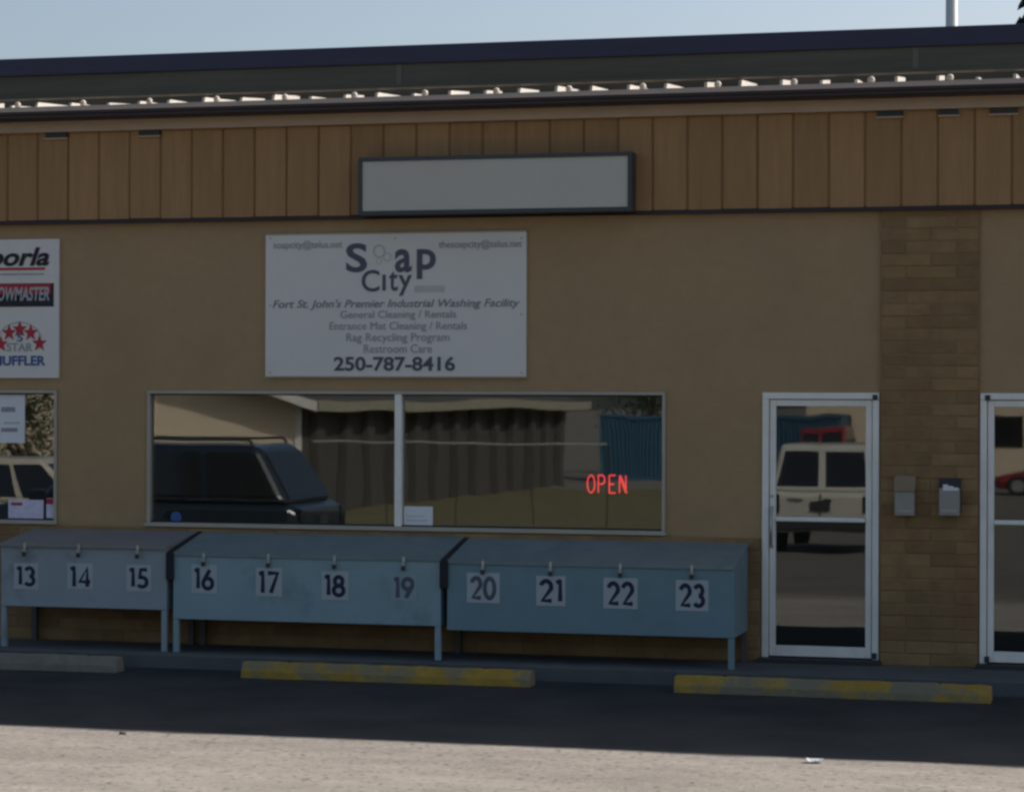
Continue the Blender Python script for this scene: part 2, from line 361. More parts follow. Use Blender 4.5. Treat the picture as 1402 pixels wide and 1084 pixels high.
def wall_with_holes(x0, x1, z0, z1, holes, y0, y1):
    b = MB(); xs = sorted({x0, x1, *[h[0] for h in holes], *[h[1] for h in holes]}); zs = sorted({z0, z1, *[h[2] for h in holes], *[h[3] for h in holes]})
    def solid(i, j):
        if not (0 <= i < len(xs) - 1 and 0 <= j < len(zs) - 1): return False
        cx, cz = (xs[i] + xs[i + 1]) / 2, (zs[j] + zs[j + 1]) / 2
        return not any(h[0] < cx < h[1] and h[2] < cz < h[3] for h in holes)
    for i in range(len(xs) - 1):
        for j in range(len(zs) - 1):
            if not solid(i, j): continue
            a, bb, c, d = xs[i], xs[i + 1], zs[j], zs[j + 1]
            b.add([(a, y0, c), (bb, y0, c), (bb, y0, d), (a, y0, d)], [(0, 1, 2, 3)])
            b.add([(a, y1, c), (bb, y1, c), (bb, y1, d), (a, y1, d)], [(3, 2, 1, 0)])
            if not solid(i - 1, j): b.add([(a, y0, c), (a, y1, c), (a, y1, d), (a, y0, d)], [(0, 3, 2, 1)])
            if not solid(i + 1, j): b.add([(bb, y0, c), (bb, y1, c), (bb, y1, d), (bb, y0, d)], [(0, 1, 2, 3)])
            if not solid(i, j - 1): b.add([(a, y0, c), (bb, y0, c), (bb, y1, c), (a, y1, c)], [(0, 3, 2, 1)])
            if not solid(i, j + 1): b.add([(a, y0, d), (bb, y0, d), (bb, y1, d), (a, y1, d)], [(0, 1, 2, 3)])
    return b
wall_with_holes(X0, X1, -0.2, WTOP, holes, 0.0, 0.2).build('front_wall', M['stucco'], store)
sw = MB(); sw.box(X0, X0 + .2, .203, DEEP - .203, -.2, WTOP); sw.box(X1 - .2, X1, .203, DEEP - .203, -.2, WTOP); sw.box(X0, X1, DEEP - .2, DEEP, -.2, WTOP)
sw.build('side_wall', M['stucco'], store)
it = MB(); it.box(X0 + .21, X1 - .21, 3.2, 3.3, 0.02, 3.2); it.box(X0 + .21, X1 - .21, .21, 3.19, -.1, 0.0); it.box(X0 + .21, X1 - .21, .21, 3.19, 3.0, 3.1)
it.build('interior', M['interior'], store)

# concrete block pilaster between the doors and block wainscot under the windows: every block a piece
BL, BH, J = 0.40, 0.10, 0.007
def block_mesh(L, name='block'):
    b = MB(); y0, y1, e = -0.034, -0.0045, 0.006
    l, h = (L - J) / 2, (BH - J) / 2
    b.add([(-l + e, y0, -h + e), (l - e, y0, -h + e), (l - e, y0, h - e), (-l + e, y0, h - e), (-l, y0 + e, -h), (l, y0 + e, -h), (l, y0 + e, h), (-l, y0 + e, h),
           (-l, y1, -h), (l, y1, -h), (l, y1, h), (-l, y1, h)],
          [(0, 1, 2, 3), (0, 4, 5, 1), (1, 5, 6, 2), (2, 6, 7, 3), (3, 7, 4, 0), (4, 8, 9, 5), (5, 9, 10, 6), (6, 10, 11, 7), (7, 11, 8, 4)])
    me = bpy.data.meshes.new(name); me.from_pydata(b.v, [], b.f); me.materials.append(M['block']); me.update(); return me
cache = {}
def block(L, parent, x, z):
    k = round(L, 3)
    if k not in cache: cache[k] = block_mesh(L)
    return link_mesh('block', cache[k], parent, (x, random.uniform(-.003, .003), z))
def block_field(parent, x0, x1, z0, z1, phase=0.0):
    n = 0; j = 0; z = z0
    while z < z1 - 0.05:
        off = (0.0 if j % 2 == 0 else BL / 2) + phase
        x = x0 - ((x0 - off) % BL)
        while x < x1 - 0.02:
            a, b = max(x, x0), min(x + BL, x1)
            if b - a > 0.06: block(b - a, parent, (a + b) / 2, z + BH / 2); n += 1
            x += BL
        z += BH; j += 1
    return n
SID0 = gz(700, 291, -0.05)
px0, px1 = d1x1 + .01, d2x0 - .01
pil = group_part('block_pilaster', store, (px0, 0, 0))
pm = MB(); pm.box(px0, px1, -0.029, -0.003, 0.0, SID0 - .004); pm.build('mortar', M['mortar'], pil)
block_field(pil, px0, px1, 0.0, SID0 - .02, phase=px0)
WZ = 1.0
wn = group_part('block_wainscot', store, (X0, 0, 0))
wm = MB(); wm.box(X0, d1x0 - .01, -0.029, -0.003, 0.0, WZ); wm.build('mortar', M['mortar'], wn)
block_field(wn, gx(-8, 0), d1x0 - .012, 0.0, WZ - .01)
wr = group_part('block_wainscot', store, (d2x1, 0, 0))
wm2 = MB(); wm2.box(d2x1 + .01, X1, -0.029, -0.003, 0.0, WZ); wm2.build('mortar', M['mortar'], wr)

# siding band of single boards
SID1 = gz(700, 166, -0.05)
sg = group_part('siding', store, (X0, 0, SID0))
sb = MB(); sb.box(X0, X1, -0.053, -0.002, SID0 + .006, SID1); sb.build('backing', M['siding_gap'], sg)
BW = 0.29
bx = MB(); h = SID1 - SID0; l = BW / 2 - 0.008
bx.add([(-l + .008, -.062, 0), (l - .008, -.062, 0), (l, -.056, 0), (l, -.0535, 0), (-l, -.0535, 0), (-l, -.056, 0)] + [(-l + .008, -.062, h), (l - .008, -.062, h), (l, -.056, h), (l, -.0535, h), (-l, -.0535, h), (-l, -.056, h)],
       [(5, 4, 3, 2, 1, 0), (6, 7, 8, 9, 10, 11)] + [(i, (i + 1) % 6, 6 + (i + 1) % 6, 6 + i) for i in range(6)])
bme = bpy.data.meshes.new('board'); bme.from_pydata(bx.v, [], bx.f); bme.materials.append(M['siding']); bme.update()
ph = gx(10, -.05)
n0 = int((ph - X0) / BW)
for k in range(-n0, int((X1 - ph) / BW)):
    link_mesh('board', bme, sg, (ph + (k + .5) * BW, random.uniform(-.003, .002), SID0 + random.uniform(-.004, .002)))
fl = MB(); fl.prism([(-.085, SID0 - .035), (-.002, SID0 - .035), (-.002, SID0 - .004), (-.066, SID0 - .004)], X0, X1); fl.build('drip_flashing', M['gutter'], store)

# eave: beige trim, dark gutter, drip edge, ribbed lower roof, raised fascia with cap
TR1 = gz(700, 149, -0.12)
tb = MB(); tb.box(X0, X1, -0.12, -0.002, SID1 + .001, TR1); tb.build('trim_board', M['trim'], store)
GU1 = gz(700, 135, -0.30); GU0 = TR1 + .001
gt = MB(); gt.prism([(-.30, GU0 + .012), (-.285, GU0), (-.10, GU0), (-.10, GU1), (-.315, GU1), (-.315, GU1 - .02), (-.30, GU1 - .03)], X0, X1); gt.build('gutter', M['gutter'], store)
DE1 = gz(700, 127.5, -0.32)
PITCH = math.tan(R(4.0))
roof = group_part('roof', store, (X0, 0, DE1))
rf = MB(); rf.prism([(-.325, GU1 + .002), (.62, GU1 + .002), (.62, DE1 + .945 * PITCH), (-.325, DE1)], X0, X1); rf.build('drip_edge', M['drip'], roof)
UPZ = 4.885
rb = MB(); rb.box(X0, X1, .622, .70, 4.3, UPZ); rb.build('upstand', M['fascia'], roof)
rd = MB(); rd.box(X0, X1, .702, DEEP, 4.505, 4.62); rd.build('roof_deck', M['roof_felt'], roof)
rib = MB(); rh = .058
rib.add([(-.012, -.30, 0), (.012, -.30, 0), (.012, .60, .9 * PITCH), (-.012, .60, .9 * PITCH), (-.012, -.26, rh), (.012, -.26, rh), (.012, .60, rh + .86 * PITCH), (-.012, .60, rh + .86 * PITCH)],
        [(0, 3, 2, 1), (4, 5, 6, 7), (0, 1, 5, 4), (1, 2, 6, 5), (2, 3, 7, 6), (3, 0, 4, 7)])
rme = bpy.data.meshes.new('roof_rib'); rme.from_pydata(rib.v, [], rib.f); rme.materials.append(M['roof_metal']); rme.update()
rp = gx(0, -.3)
kn = bmesh.new(); bmesh.ops.create_uvsphere(kn, u_segments=8, v_segments=6, radius=.030); kme = bpy.data.meshes.new('rib_bolt'); kn.to_mesh(kme); kn.free(); kme.materials.append(M['roof_metal'])
k = -12; RIB = 0.31
while rp + k * RIB < X1 - .05:
    x = rp + k * RIB
    if x > X0 + .05:
        ro = link_mesh('roof_rib', rme, roof, (x + random.uniform(-.012, .012), 0.0, DE1 + .001))
        ro.scale = (1, random.uniform(.52, .95), random.choice((.72, .85, .95, 1.05)))
        ro.location.y += random.uniform(0, .04)
        if k % 2 == 0: link_mesh('rib_bolt', kme, roof, (x + .11, -.20, DE1 + .034))
    k += 1
FB0 = gz(700, 116, -0.33); FB1 = gz(700, 81, -0.34); CAP1 = gz(700, 56, -0.38)
fa = MB(); fa.box(X0, X1, -.345, -.315, FB0, FB1); fa.box(X0, X1, -.3145, -.235, FB0, FB0 + .012)  # second box: shelf added to block sun leaking through the roof gap
fa.build('fascia_panel', M['fascia'], store)
cp = MB(); cp.prism([(-.375, FB1 - .012), (-.30, FB1 - .012), (-.30, CAP1), (-.375, CAP1 - .006)], X0, X1); cp.build('roof_cap', M['cap'], store, bevel=.006)
lp = MB(); lp.box(X0, X1, -.355, -.346, FB0, FB0 + .03); lp.build('fascia_lip', M['fascia'], store)
for u in (545, 1252):
    x = gx(u, -.345); st = MB(); st.box(x - .022, x + .022, -.349, -.3455, FB0 + .032, FB1 - .014); st.build('fascia_joint', M['joint'], store)
fbm = MB()
k = -4
while rp + k * 1.24 < X1 - .3:
    x = rp + k * 1.24 + .14
    if x > X0 + .1: b = MB(); b.box(x - .01, x + .01, -.312, .618, FB1 - .03, FB1); b.build('fascia_bracket', M['dark_metal'], store)
    k += 1
for (u0, u1, v0, v1) in ((62, 91, 178, 187), (190, 218, 175, 184), (1200, 1234, 148, 156), (1285, 1311, 143, 149), (1354, 1392, 143, 152)):
    y = -.064; za, zb = gz((u0 + u1) / 2, v1, y), gz((u0 + u1) / 2, v0, y)
    zb = min(SID1 + .0, zb); za = min(za, zb - .045)
    v = MB(); v.box(gx(u0, y), gx(u1, y), -.085, -.058, za, zb); v.build('soffit_vent', M['dark_metal'], store)
    s = MB(); s.box(gx(u0, y) - .01, gx(u1, y) + .01, -.090, -.066, za - .014, za - .001); s.build('vent_sill', M['trim'], store)

# windows
def window(x0, x1, z0, z1, mull, pane_splits):
    w = group_part('window', store, ((x0 + x1) / 2, 0, z0))
    t = .030; f = MB(); y0, y1 = -.018, .09
    f.box(x0 + .002, x1 - .002, y0, y1, z1 - t, z1 - .002); f.box(x0 + .002, x1 - .002, y0, y1, z0 + .002, z0 + t)
    f.box(x0 + .002, x0 + t, y0, y1, z0 + t, z1 - t); f.box(x1 - t, x1 - .002, y0, y1, z0 + t, z1 - t)
    f.build('frame', M['alu_grey'], w, bevel=.003)
    gk = MB(); e = t + .012
    gk.box(x0 + t, x1 - t, .004, .05, z1 - e, z1 - t - .001); gk.box(x0 + t, x1 - t, .004, .05, z0 + t + .001, z0 + e)
    gk.build('gasket', M['gasket'], w)
    s = MB(); s.box(x0 - .01, x1 + .01, -.045, -.0185, z0 - .004, z0 + .022); s.build('sill', M['alu_grey'], w, bevel=.003)
    for m_ in mull:
        b = MB(); b.box(m_ - .03, m_ + .03, -.022, .085, z0 + t + .001, z1 - t - .001); b.build('mullion', M['alu'], w, bevel=.004)
    edges = [x0 + t] + [m_ for m_ in mull] + [x1 - t]
    for a, b_ in zip(edges[:-1], edges[1:]):
        a2 = a + (.03 if a in mull else 0); b2 = b_ - (.03 if b_ in mull else 0)
        p = MB(); p.add([(a2, .03, z0 + t), (b2, .03, z0 + t), (b2, .03, z1 - t), (a2, .03, z1 - t)], [(0, 1, 2, 3)]); p.build('pane', M['glass'], w)
    return w
mx_ = gx(546, 0)
window(win_x0, win_x1, win_z0, win_z1, [mx_], None)
window(lwin_x0, lwin_x1, win_z0, win_z1, [lwin_x0 + (lwin_x1 - lwin_x0) * .42], None)

# doors
def door(x0, x1, hinge_right):
    d = group_part('door', store, ((x0 + x1) / 2, 0, DZ0)); z0, z1 = DZ0, DZ1; t = .055
    f = MB(); y0, y1 = -.02, .11
    f.box(x0 + .002, x1 - .002, y0, y1, z1 - t, z1 - .002)
    f.box(x0 + .002, x0 + t, y0, y1, z0 + .002, z1 - t - .001); f.box(x1 - t, x1 - .002, y0, y1, z0 + .002, z1 - t - .001)
    f.build('door_frame', M['alu'], d, bevel=.004)
    th = MB(); th.box(x0 - .02, x1 + .02, -.10, .10, z0 - .05, z0 + .001); th.build('threshold', M['dark_metal'], d)
    a, b, c, e = x0 + t + .006, x1 - t - .006, z0 + .012, z1 - t - .006; s = .05
    l = MB(); l.box(a, a + s, .0, .045, c, e); l.box(b - s, b, .0, .045, c, e)
    l.box(a + s + .001, b - s - .001, .0, .045, e - s, e); l.box(a + s + .001, b - s - .001, .0, .045, c, c + .085)
    l.build('leaf', M['alu'], d, bevel=.004)
    zr = gz(1120, 711, 0); r = MB(); r.box(a + s + .001, b - s - .001, -.03, .03, zr - .018, zr + .018); r.build('push_bar', M['alu'], d, bevel=.008)
    p = MB(); p.add([(a + s, .022, c + .08), (b - s, .022, c + .08), (b - s, .022, e - s), (a + s, .022, e - s)], [(0, 1, 2, 3)]); p.build('pane', M['glass_door'], d)
    hx = (a + .02) if hinge_right else (b - .02)
    za, zb = gz(1057, 748, 0), gz(1057, 694, 0)
    hd = MB(); hd.path([(hx, -.002, zb), (hx, -.055, zb - .02), (hx, -.055, za + .02), (hx, -.002, za)], .012); hd.build('handle', M['steel'], d, smooth=True)
    lk = MB(); lk.tube((hx, -.008, zb + .09), (hx, .002, zb + .09), .016); lk.build('lock', M['steel'], d)
    kx = (x1 - .035) if hinge_right else (x0 + .06)
    kp = MB(); kp.box(kx - .02, kx + .02, -.03, -.0205, z1 - .062, z1 - .018); kp.build('pivot', M['dark_metal'], d)
    kb = MB(); kb.box(kx - .02, kx + .02, -.03, -.0205, z0 + .01, z0 + .06); kb.build('pivot', M['dark_metal'], d)
    return d
door(d1x0, d1x1, True)
door(d2x0, d2x1, False)

# ------------------------------------------------------------------ signs
# blank light box over the wall
y = -.24
bx0, bx1 = gx(489, y), gx(864, y); bz1 = (gz(489, 216, y) + gz(864, 207, y)) / 2; bz0 = (gz(489, 296, y) + gz(864, 288, y)) / 2
lb = thing('light_box_sign', 'long blank pale sign panel in a thick dark frame across the siding', 'sign', ((bx0 + bx1) / 2, -.07, bz0))
c = MB(); t = .035
c.box(bx0, bx1, y + .03, -.066, bz0, bz1); c.build('case', M['frame_dark'], lb, bevel=.006)
c = MB(); c.box(bx0 + .002, bx1 - .002, y, y + .0295, bz1 - t, bz1 - .002); c.box(bx0 + .002, bx1 - .002, y, y + .0295, bz0 + .002, bz0 + t)
c.box(bx0 + .002, bx0 + t, y, y + .0295, bz0 + t, bz1 - t); c.box(bx1 - t, bx1 - .002, y, y + .0295, bz0 + t, bz1 - t); c.build('frame', M['frame_dark'], lb)
c = MB(); c.box(bx0 + t + .001, bx1 - t - .001, y + .012, y + .029, bz0 + t + .001, bz1 - t - .001); c.build('panel', M['lightbox'], lb)

# main sign board
Y = -.03
sx0, sx1 = gx(363, Y), gx(720, Y); sz1 = gz(541, 320, Y); sz0 = gz(541, 515, Y)
sgn = thing('business_sign', 'large white sign board lettered Soap City above the wide window', 'sign', ((sx0 + sx1) / 2, 0, sz0))
c = MB(); c.box(sx0, sx1, Y, -.003, sz0, sz1); c.build('board', M['sign_white'], sgn, bevel=.002)
c = MB(); e = .012
c.box(sx0 - .004, sx1 + .004, Y - .004, -.0035, sz1 + .0005, sz1 + e); c.box(sx0 - .004, sx1 + .004, Y - .004, -.0035, sz0 - e, sz0 - .0005); c.build('edge_strip', M['alu_grey'], sgn)
def put(s, m, parent, u0, u1, v0, v1, y, bold=0.0, shear=0.0, name='lettering'):
    um = (u0 + u1) / 2
    return fit(text_mesh(s, bold, shear), name, m, parent, gx(u0, y), gx(u1, y), gz(um, v1, y), gz(um, v0, y), y)
YT = Y - .003
put('S', M['ink'], sgn, 473, 502, 333, 373, YT, .022)
put('a', M['ink'], sgn, 540, 563, 341, 373, YT, .022)
put('p', M['ink'], sgn, 570, 596, 341, 382, YT, .022)
put('C', M['ink'], sgn, 494.5, 519, 369.5, 399.5, YT, .012)
put('\u0131', M['ink'], sgn, 523, 527.5, 376, 398, YT, .0)
put('t', M['ink'], sgn, 532, 544, 371, 398.5, YT, .012)
put('y', M['ink'], sgn, 545, 563.5, 376.5, 405, YT, .012)
put('soapcity@telus.net', M['ink_soft'], sgn, 374, 468, 329.5, 343, YT, .0)
put('thesoapcity@telus.net', M['ink_soft'], sgn, 600, 714, 328.5, 342, YT, .006)
put("Fort St. John's Premier Industrial Washing Facility", M['ink_mid'], sgn, 373, 711, 409.5, 424, YT, .006, .28)
put('General Cleaning / Rentals', M['ink_soft'], sgn, 466, 624, 425, 438.5, YT, .0)
put('Entrance Mat Cleaning / Rentals', M['ink_soft'], sgn, 451, 639, 440.5, 454.5, YT, .0)
put('Rag Recycling Program', M['ink_soft'], sgn, 474, 615, 456, 470.5, YT, .0)
put('Restroom Care', M['ink_soft'], sgn, 498, 591, 471.5, 483, YT, .0)
put('250-787-8416', M['ink'], sgn, 457, 623, 488, 508, YT, .026)
for (u, v, r) in ((519, 344, 9), (530, 352, 6), (519, 358, 4)):   # pale bubbles where the O has faded
    p = at(u, v, YT); rr = r / 163
    me = stroke_mesh([arc(0, 0, 1, 1, 0, 360, 20)], .22)
    fit(me, 'bubble', M['ink_faint'], sgn, p.x - rr, p.x + rr, p.z - rr, p.z + rr, YT)
c = MB(); c.box(gx(567, YT), gx(608, YT), YT, YT + .002, gz(588, 400, YT), gz(588, 391, YT)); c.build('faded_mark', M['ink_faint'], sgn)
for (u, v) in ((370, 326), (541, 326), (714, 326), (370, 510), (714, 510), (370, 418), (714, 430)):
    p = at(u, v, Y); b = MB(); b.tube((p.x, Y - .004, p.z), (p.x, Y + .004, p.z), .008, n=8); b.build('screw', M['alu_grey'], sgn)

# muffler shop sign at the left edge
mx0, mx1 = gx(-28, Y), gx(80, Y); mz1, mz0 = gz(40, 327.5, Y), gz(40, 517.5, Y)
ms = thing('muffler_shop_sign', 'white sign board with red stars and muffler lettering at the left edge', 'sign', ((mx0 + mx1) / 2, 0, mz0))
c = MB(); c.box(mx0, mx1, Y, -.003, mz0, mz1); c.build('board', M['sign_white'], ms, bevel=.002)
put('borla', M['black'], ms, -17, 67, 339, 364.5, YT, .03, .28)
c = MB(); c.box(gx(-16, YT), gx(61, YT), YT, YT + .002, gz(25, 370, YT), gz(25, 366.5, YT)); c.build('underline', M['red'], ms)
c = MB(); c.box(gx(-14, YT), gx(59, YT), YT, YT + .002, gz(25, 376.5, YT), gz(25, 374.5, YT)); c.build('underline', M['ink_soft'], ms)
c = MB(); c.box(gx(-20, YT), gx(73, YT), YT, YT + .002, gz(27, 420, YT), gz(27, 388, YT)); c.build('banner', M['black'], ms)
c = MB(); c.box(gx(-20, YT), gx(69, YT), YT - .003, YT - .001, gz(27, 403, YT), gz(27, 389, YT)); c.build('banner_band', M['red'], ms)
put('FLOWMASTER', M['plate'], ms, -17, 67, 393, 412, YT - .004, .02, .2)
def star_mesh():
    b = MB(); pts = []
    for i in range(10):
        r = 1 if i % 2 == 0 else .42; a = R(90 + 36 * i); pts.append((r * math.cos(a), r * math.sin(a)))
    n = 10; b.add([(x, y_, 0) for x, y_ in pts] + [(x, y_, .1) for x, y_ in pts] + [(0, 0, .1), (0, 0, 0)],
                  [(n + i, n + (i + 1) % n, 2 * n) for i in range(n)] + [((i + 1) % n, i, 2 * n + 1) for i in range(n)] + [(i, (i + 1) % n, n + (i + 1) % n, n + i) for i in range(n)])
    me = bpy.data.meshes.new('star'); me.from_pydata(b.v, [], b.f); return me
for (u, v) in ((1, 470), (12.5, 454.5), (27, 449.5), (42, 454.5), (54, 469)):
    p = at(u, v, YT); r = .070; fit(star_mesh(), 'star', M['red'], ms, p.x - r, p.x + r, p.z - r, p.z + r, YT)
put('5', M['blue'], ms, 23, 31, 457, 467.5, YT, .02)
put('STAR', M['ink_soft'], ms, 9, 44, 469.5, 481, YT, .01)
put('MUFFLER', M['blue'], ms, -10, 62, 487, 500.5, YT, .03)
p = at(27, 474, YT); rr = .215
fit(stroke_mesh([arc(0, 0, 1, 1, 20, 160, 20)], .03), 'arc_line', M['ink_soft'], ms, p.x - rr, p.x + rr, p.z + rr * .35, p.z + rr, YT)

# neon sign hanging behind the glass, and papers stuck inside the panes
def neon():
    y = .075; x0, x1, z0, z1 = gx(803, y), gx(861, y), gz(832, 675, y), gz(832, 650, y)
    o = thing('neon_open_sign', 'red lit neon OPEN sign hanging inside the right window pane', 'sign', ((x0 + x1) / 2, y, z0))
    w = (x1 - x0); hh = z1 - z0
    LET = {'O': [arc(.5, .5, .42, .48, 0, 360, 20)],
           'P': [[(.12, .02), (.12, .98), (.55, .98)] + arc(.55, .74, .3, .24, 90, -90, 10) + [(.3, .5)]],
           'E': [[(.88, .98), (.15, .98), (.15, .02), (.88, .02)], [(.15, .5), (.7, .5)]],
           'N': [[(.12, .02), (.12, .98), (.85, .02), (.85, .98)], [(.26, .98), (.97, .02)]]}
    for i, ch in enumerate('OPEN'):
        for st in LET[ch]:
            b = MB(); b.path([(x0 + (i + .05 + q[0] * .82) * w / 4, y, z0 + q[1] * hh) for q in st], .0075, n=6); b.build('neon_tube', M['neon'], o, smooth=True)
    b = MB(); b.box(x0 - .01, x1 + .01, y + .012, y + .02, z0 + hh * .46, z0 + hh * .54); b.build('bracket', M['dark_metal'], o)
    for x in (x0 + .06, x1 - .06):
        b = MB(); b.tube((x, y + .016, z0 + hh * .5), (x, y + .016, win_z1 - .03), .0025, n=5); b.build('hanger', M['dark_metal'], o)
neon()
def paper(label, u0, u1, v0, v1, m, name='paper_notice', cat='notice', marks=None):
    y = .024; x0, x1, z0, z1 = gx(u0, y), gx(u1, y), gz((u0 + u1) / 2, v1, y), gz((u0 + u1) / 2, v0, y)
    o = thing(name, label, cat, ((x0 + x1) / 2, y, z0))
    b = MB(); b.box(x0, x1, y, y + .002, z0, z1); b.build('sheet', m, o)
    for (a, b_, c_, d_, mm) in (marks or []):
        k = MB(); k.box(x0 + a * (x1 - x0), x0 + b_ * (x1 - x0), y - .002, y - .0005, z0 + c_ * (z1 - z0), z0 + d_ * (z1 - z0)); k.build('print', mm, o)
    return o
paper('white paper notice in the lower corner beside the window mullion', 553.5, 593, 693, 721.5, M['paper'], marks=[(.1, .8, .3, .36, M['ink_faint']), (.1, .7, .5, .55, M['ink_faint'])])
paper('tall pale poster inside the left window under the muffler sign', -30, 34, 538, 606, M['paper'], 'window_poster', 'poster',
      [(.5, .8, .62, .72, M['ink_soft']), (.55, .9, .38, .42, M['ink_faint']), (.5, .85, .22, .30, M['ink_soft'])])
paper('wide lilac white notice low in the left window', 12, 60, 684, 711.5, M['paper_lilac'], marks=[(.08, .4, .72, .86, M['red'])])
paper('small white notice with red top in the left window corner', 64, 78, 682, 709, M['paper_lilac'], marks=[(.0, 1.0, .70, .98, M['red'])])
def sticker():
    y = .026; p = at(241, 708, y); r = .05
    o = thing('round_sticker', 'round blue sticker low in the left pane of the wide window', 'sticker', (p.x, y, p.z))
    b = MB(); b.tube((p.x, y, p.z), (p.x, y + .002, p.z), r, n=20); b.build('disc', M['blue'], o)
sticker()

# ------------------------------------------------------------------ rows of numbered drop boxes along the wall
FY, RY = -.70, -.05
def locker(label, u0, u1, vtop, vbot, vrear, nums, lidm, leg_in=(0, 0), left_tab=True, style=0, paint='locker', left_leg=True):
    um = (u0 + u1) / 2
    x0, x1 = gx(u0, FY), gx(u1, FY); zt, zb, zr = gz(um, vtop, FY), gz(um, vbot, FY), gz(um, vrear, RY)
    o = thing('drop_box', label, 'drop box', ((x0 + x1) / 2, (FY + RY) / 2, 0), 'numbered grey drop boxes along the storefront')
    b = MB(); b.prism([(FY, zb), (RY, zb), (RY, zr - .03), (FY, zt - .03)], x0, x1); b.build('cabinet', M[paint], o, bevel=.006)
    ov = .028 if style == 0 else .012
    sl_ = (zr - zt) / (RY - FY)
    b = MB(); yf = FY - ov
    b.prism([(yf, zt - ov * sl_ - .026), (RY + .02, zr + .02 * sl_ - .026), (RY + .02, zr + .02 * sl_), (yf, zt - ov * sl_)], x0 - .006, x1 + .006); b.build('lid', lidm, o, bevel=.002)
    b = MB(); b.box(x0 + .002, x1 - .002, FY - .004, FY - .0005, zb + .004, zb + .035); b.build('bottom_rail', M[paint], o)
    for (lx, side) in ((x0 + leg_in[0], 1), (x1 - leg_in[1], -1)):
        if side > 0 and not left_leg: continue
        a, c = (lx, lx + side * .048)
        b = MB(); b.box(a, c, FY + .001, FY + .045, .0, zb - .0005); b.build('leg', M[paint], o, bevel=.003)
        b = MB(); b.box(a, c, RY - .06, RY - .015, .0, zb - .0005); b.build('leg', M['rear_leg'], o, bevel=.003)
    if left_tab:  # dark tab and strip at the gap between boxes
        b = MB(); b.box(x0 - .058, x0 + .012, FY - .026, FY - .006, zt - .225, zt + .0); b.build('end_tab', M['near_black'], o, bevel=.004)
        b = MB(); b.prism([(FY - .028, zt + .0), (RY, zr - .0), (RY, zr + .008), (FY - .028, zt + .008)], x0 - .040, x0 - .008); b.build('joint_strip', M['near_black'], o)
    for (num, nu0, nu1, nv0, nv1, hv, dull) in nums:
        yb = FY - .004; nm = (nu0 + nu1) / 2
        a, c, d, e = gx(nu0, yb), gx(nu1, yb), gz(nm, nv1, yb), gz(nm, nv0, yb)
        b = MB(); b.box(a, c, yb, FY - .0006, d, e); pl = b.build('number_plate', M['plate_dull'] if dull == 1 else M['plate'], o, origin=((a + c) / 2, yb, d))
        pl['label'] = 'white plate numbered ' + num
        mz = (e - d) * .10; mw = (c - a) * .10
        fit(stroke_mesh(number_strokes(num), .19), 'numeral', M['numeral_worn'] if dull else M['navy'], pl, a + mw, c - mw, d + mz, e - mz, yb - .0005, .004)
        # hasp over the lid edge with a small lock
        hx = gx(nm, FY); zl = zt - ov * sl_
        b = MB(); yh = FY - ov - .004
        b.box(hx - .011, hx + .011, yh, yh + .003, zl - .065, zl + .004); b.box(hx - .011, hx + .011, yh, FY - .0 + .02, zl + .0045, zl + .008); b.build('hasp', M['steel'], o)
        b = MB(); b.box(hx - .016, hx + .016, yh - .022, yh - .001, zl - .105, zl - .066)
        b.build('lock', M['dark_metal'], o, bevel=.005)
        b = MB(); b.path([(hx - .010, yh - .011, zl - .066), (hx - .010, yh - .011, zl - .045), (hx, yh - .011, zl - .036), (hx + .010, yh - .011, zl - .045), (hx + .010, yh - .011, zl - .066)], .0035, n=6); b.build('shackle', M['steel'], o)
    return o
locker('grey drop box numbered 13 to 15 with a browner weathered lid', 2, 229, 745, 832, 725, [('13', 20, 53, 771, 806, 755, 0), ('14', 93, 128, 771, 806, 755, 0), ('15', 174, 208, 773, 809, 757, 0)], M['lid_brown'], left_tab=False, paint='locker_pale')
locker('long grey drop box numbered 16 to 19 in the middle of the row', 238, 604, 760, 852, 731, [('16', 263, 298, 773, 812, 0, 0), ('17', 351, 387, 777, 816, 0, 0), ('18', 441, 478, 782, 821, 0, 0), ('19', 536, 572, 785, 823, 0, 1)], M['locker_top'], style=1)
locker('bluish grey drop box numbered 20 to 23 beside the door', 613, 1006, 771, 868, 740, [('20', 640, 685, 784, 825, 0, 2), ('21', 735, 775, 788, 829, 0, 0), ('22', 827, 874, 791, 833, 0, 0), ('23', 926, 971, 794, 836, 0, 0)], M['locker_top'], style=1, paint='locker_blue', left_leg=False)

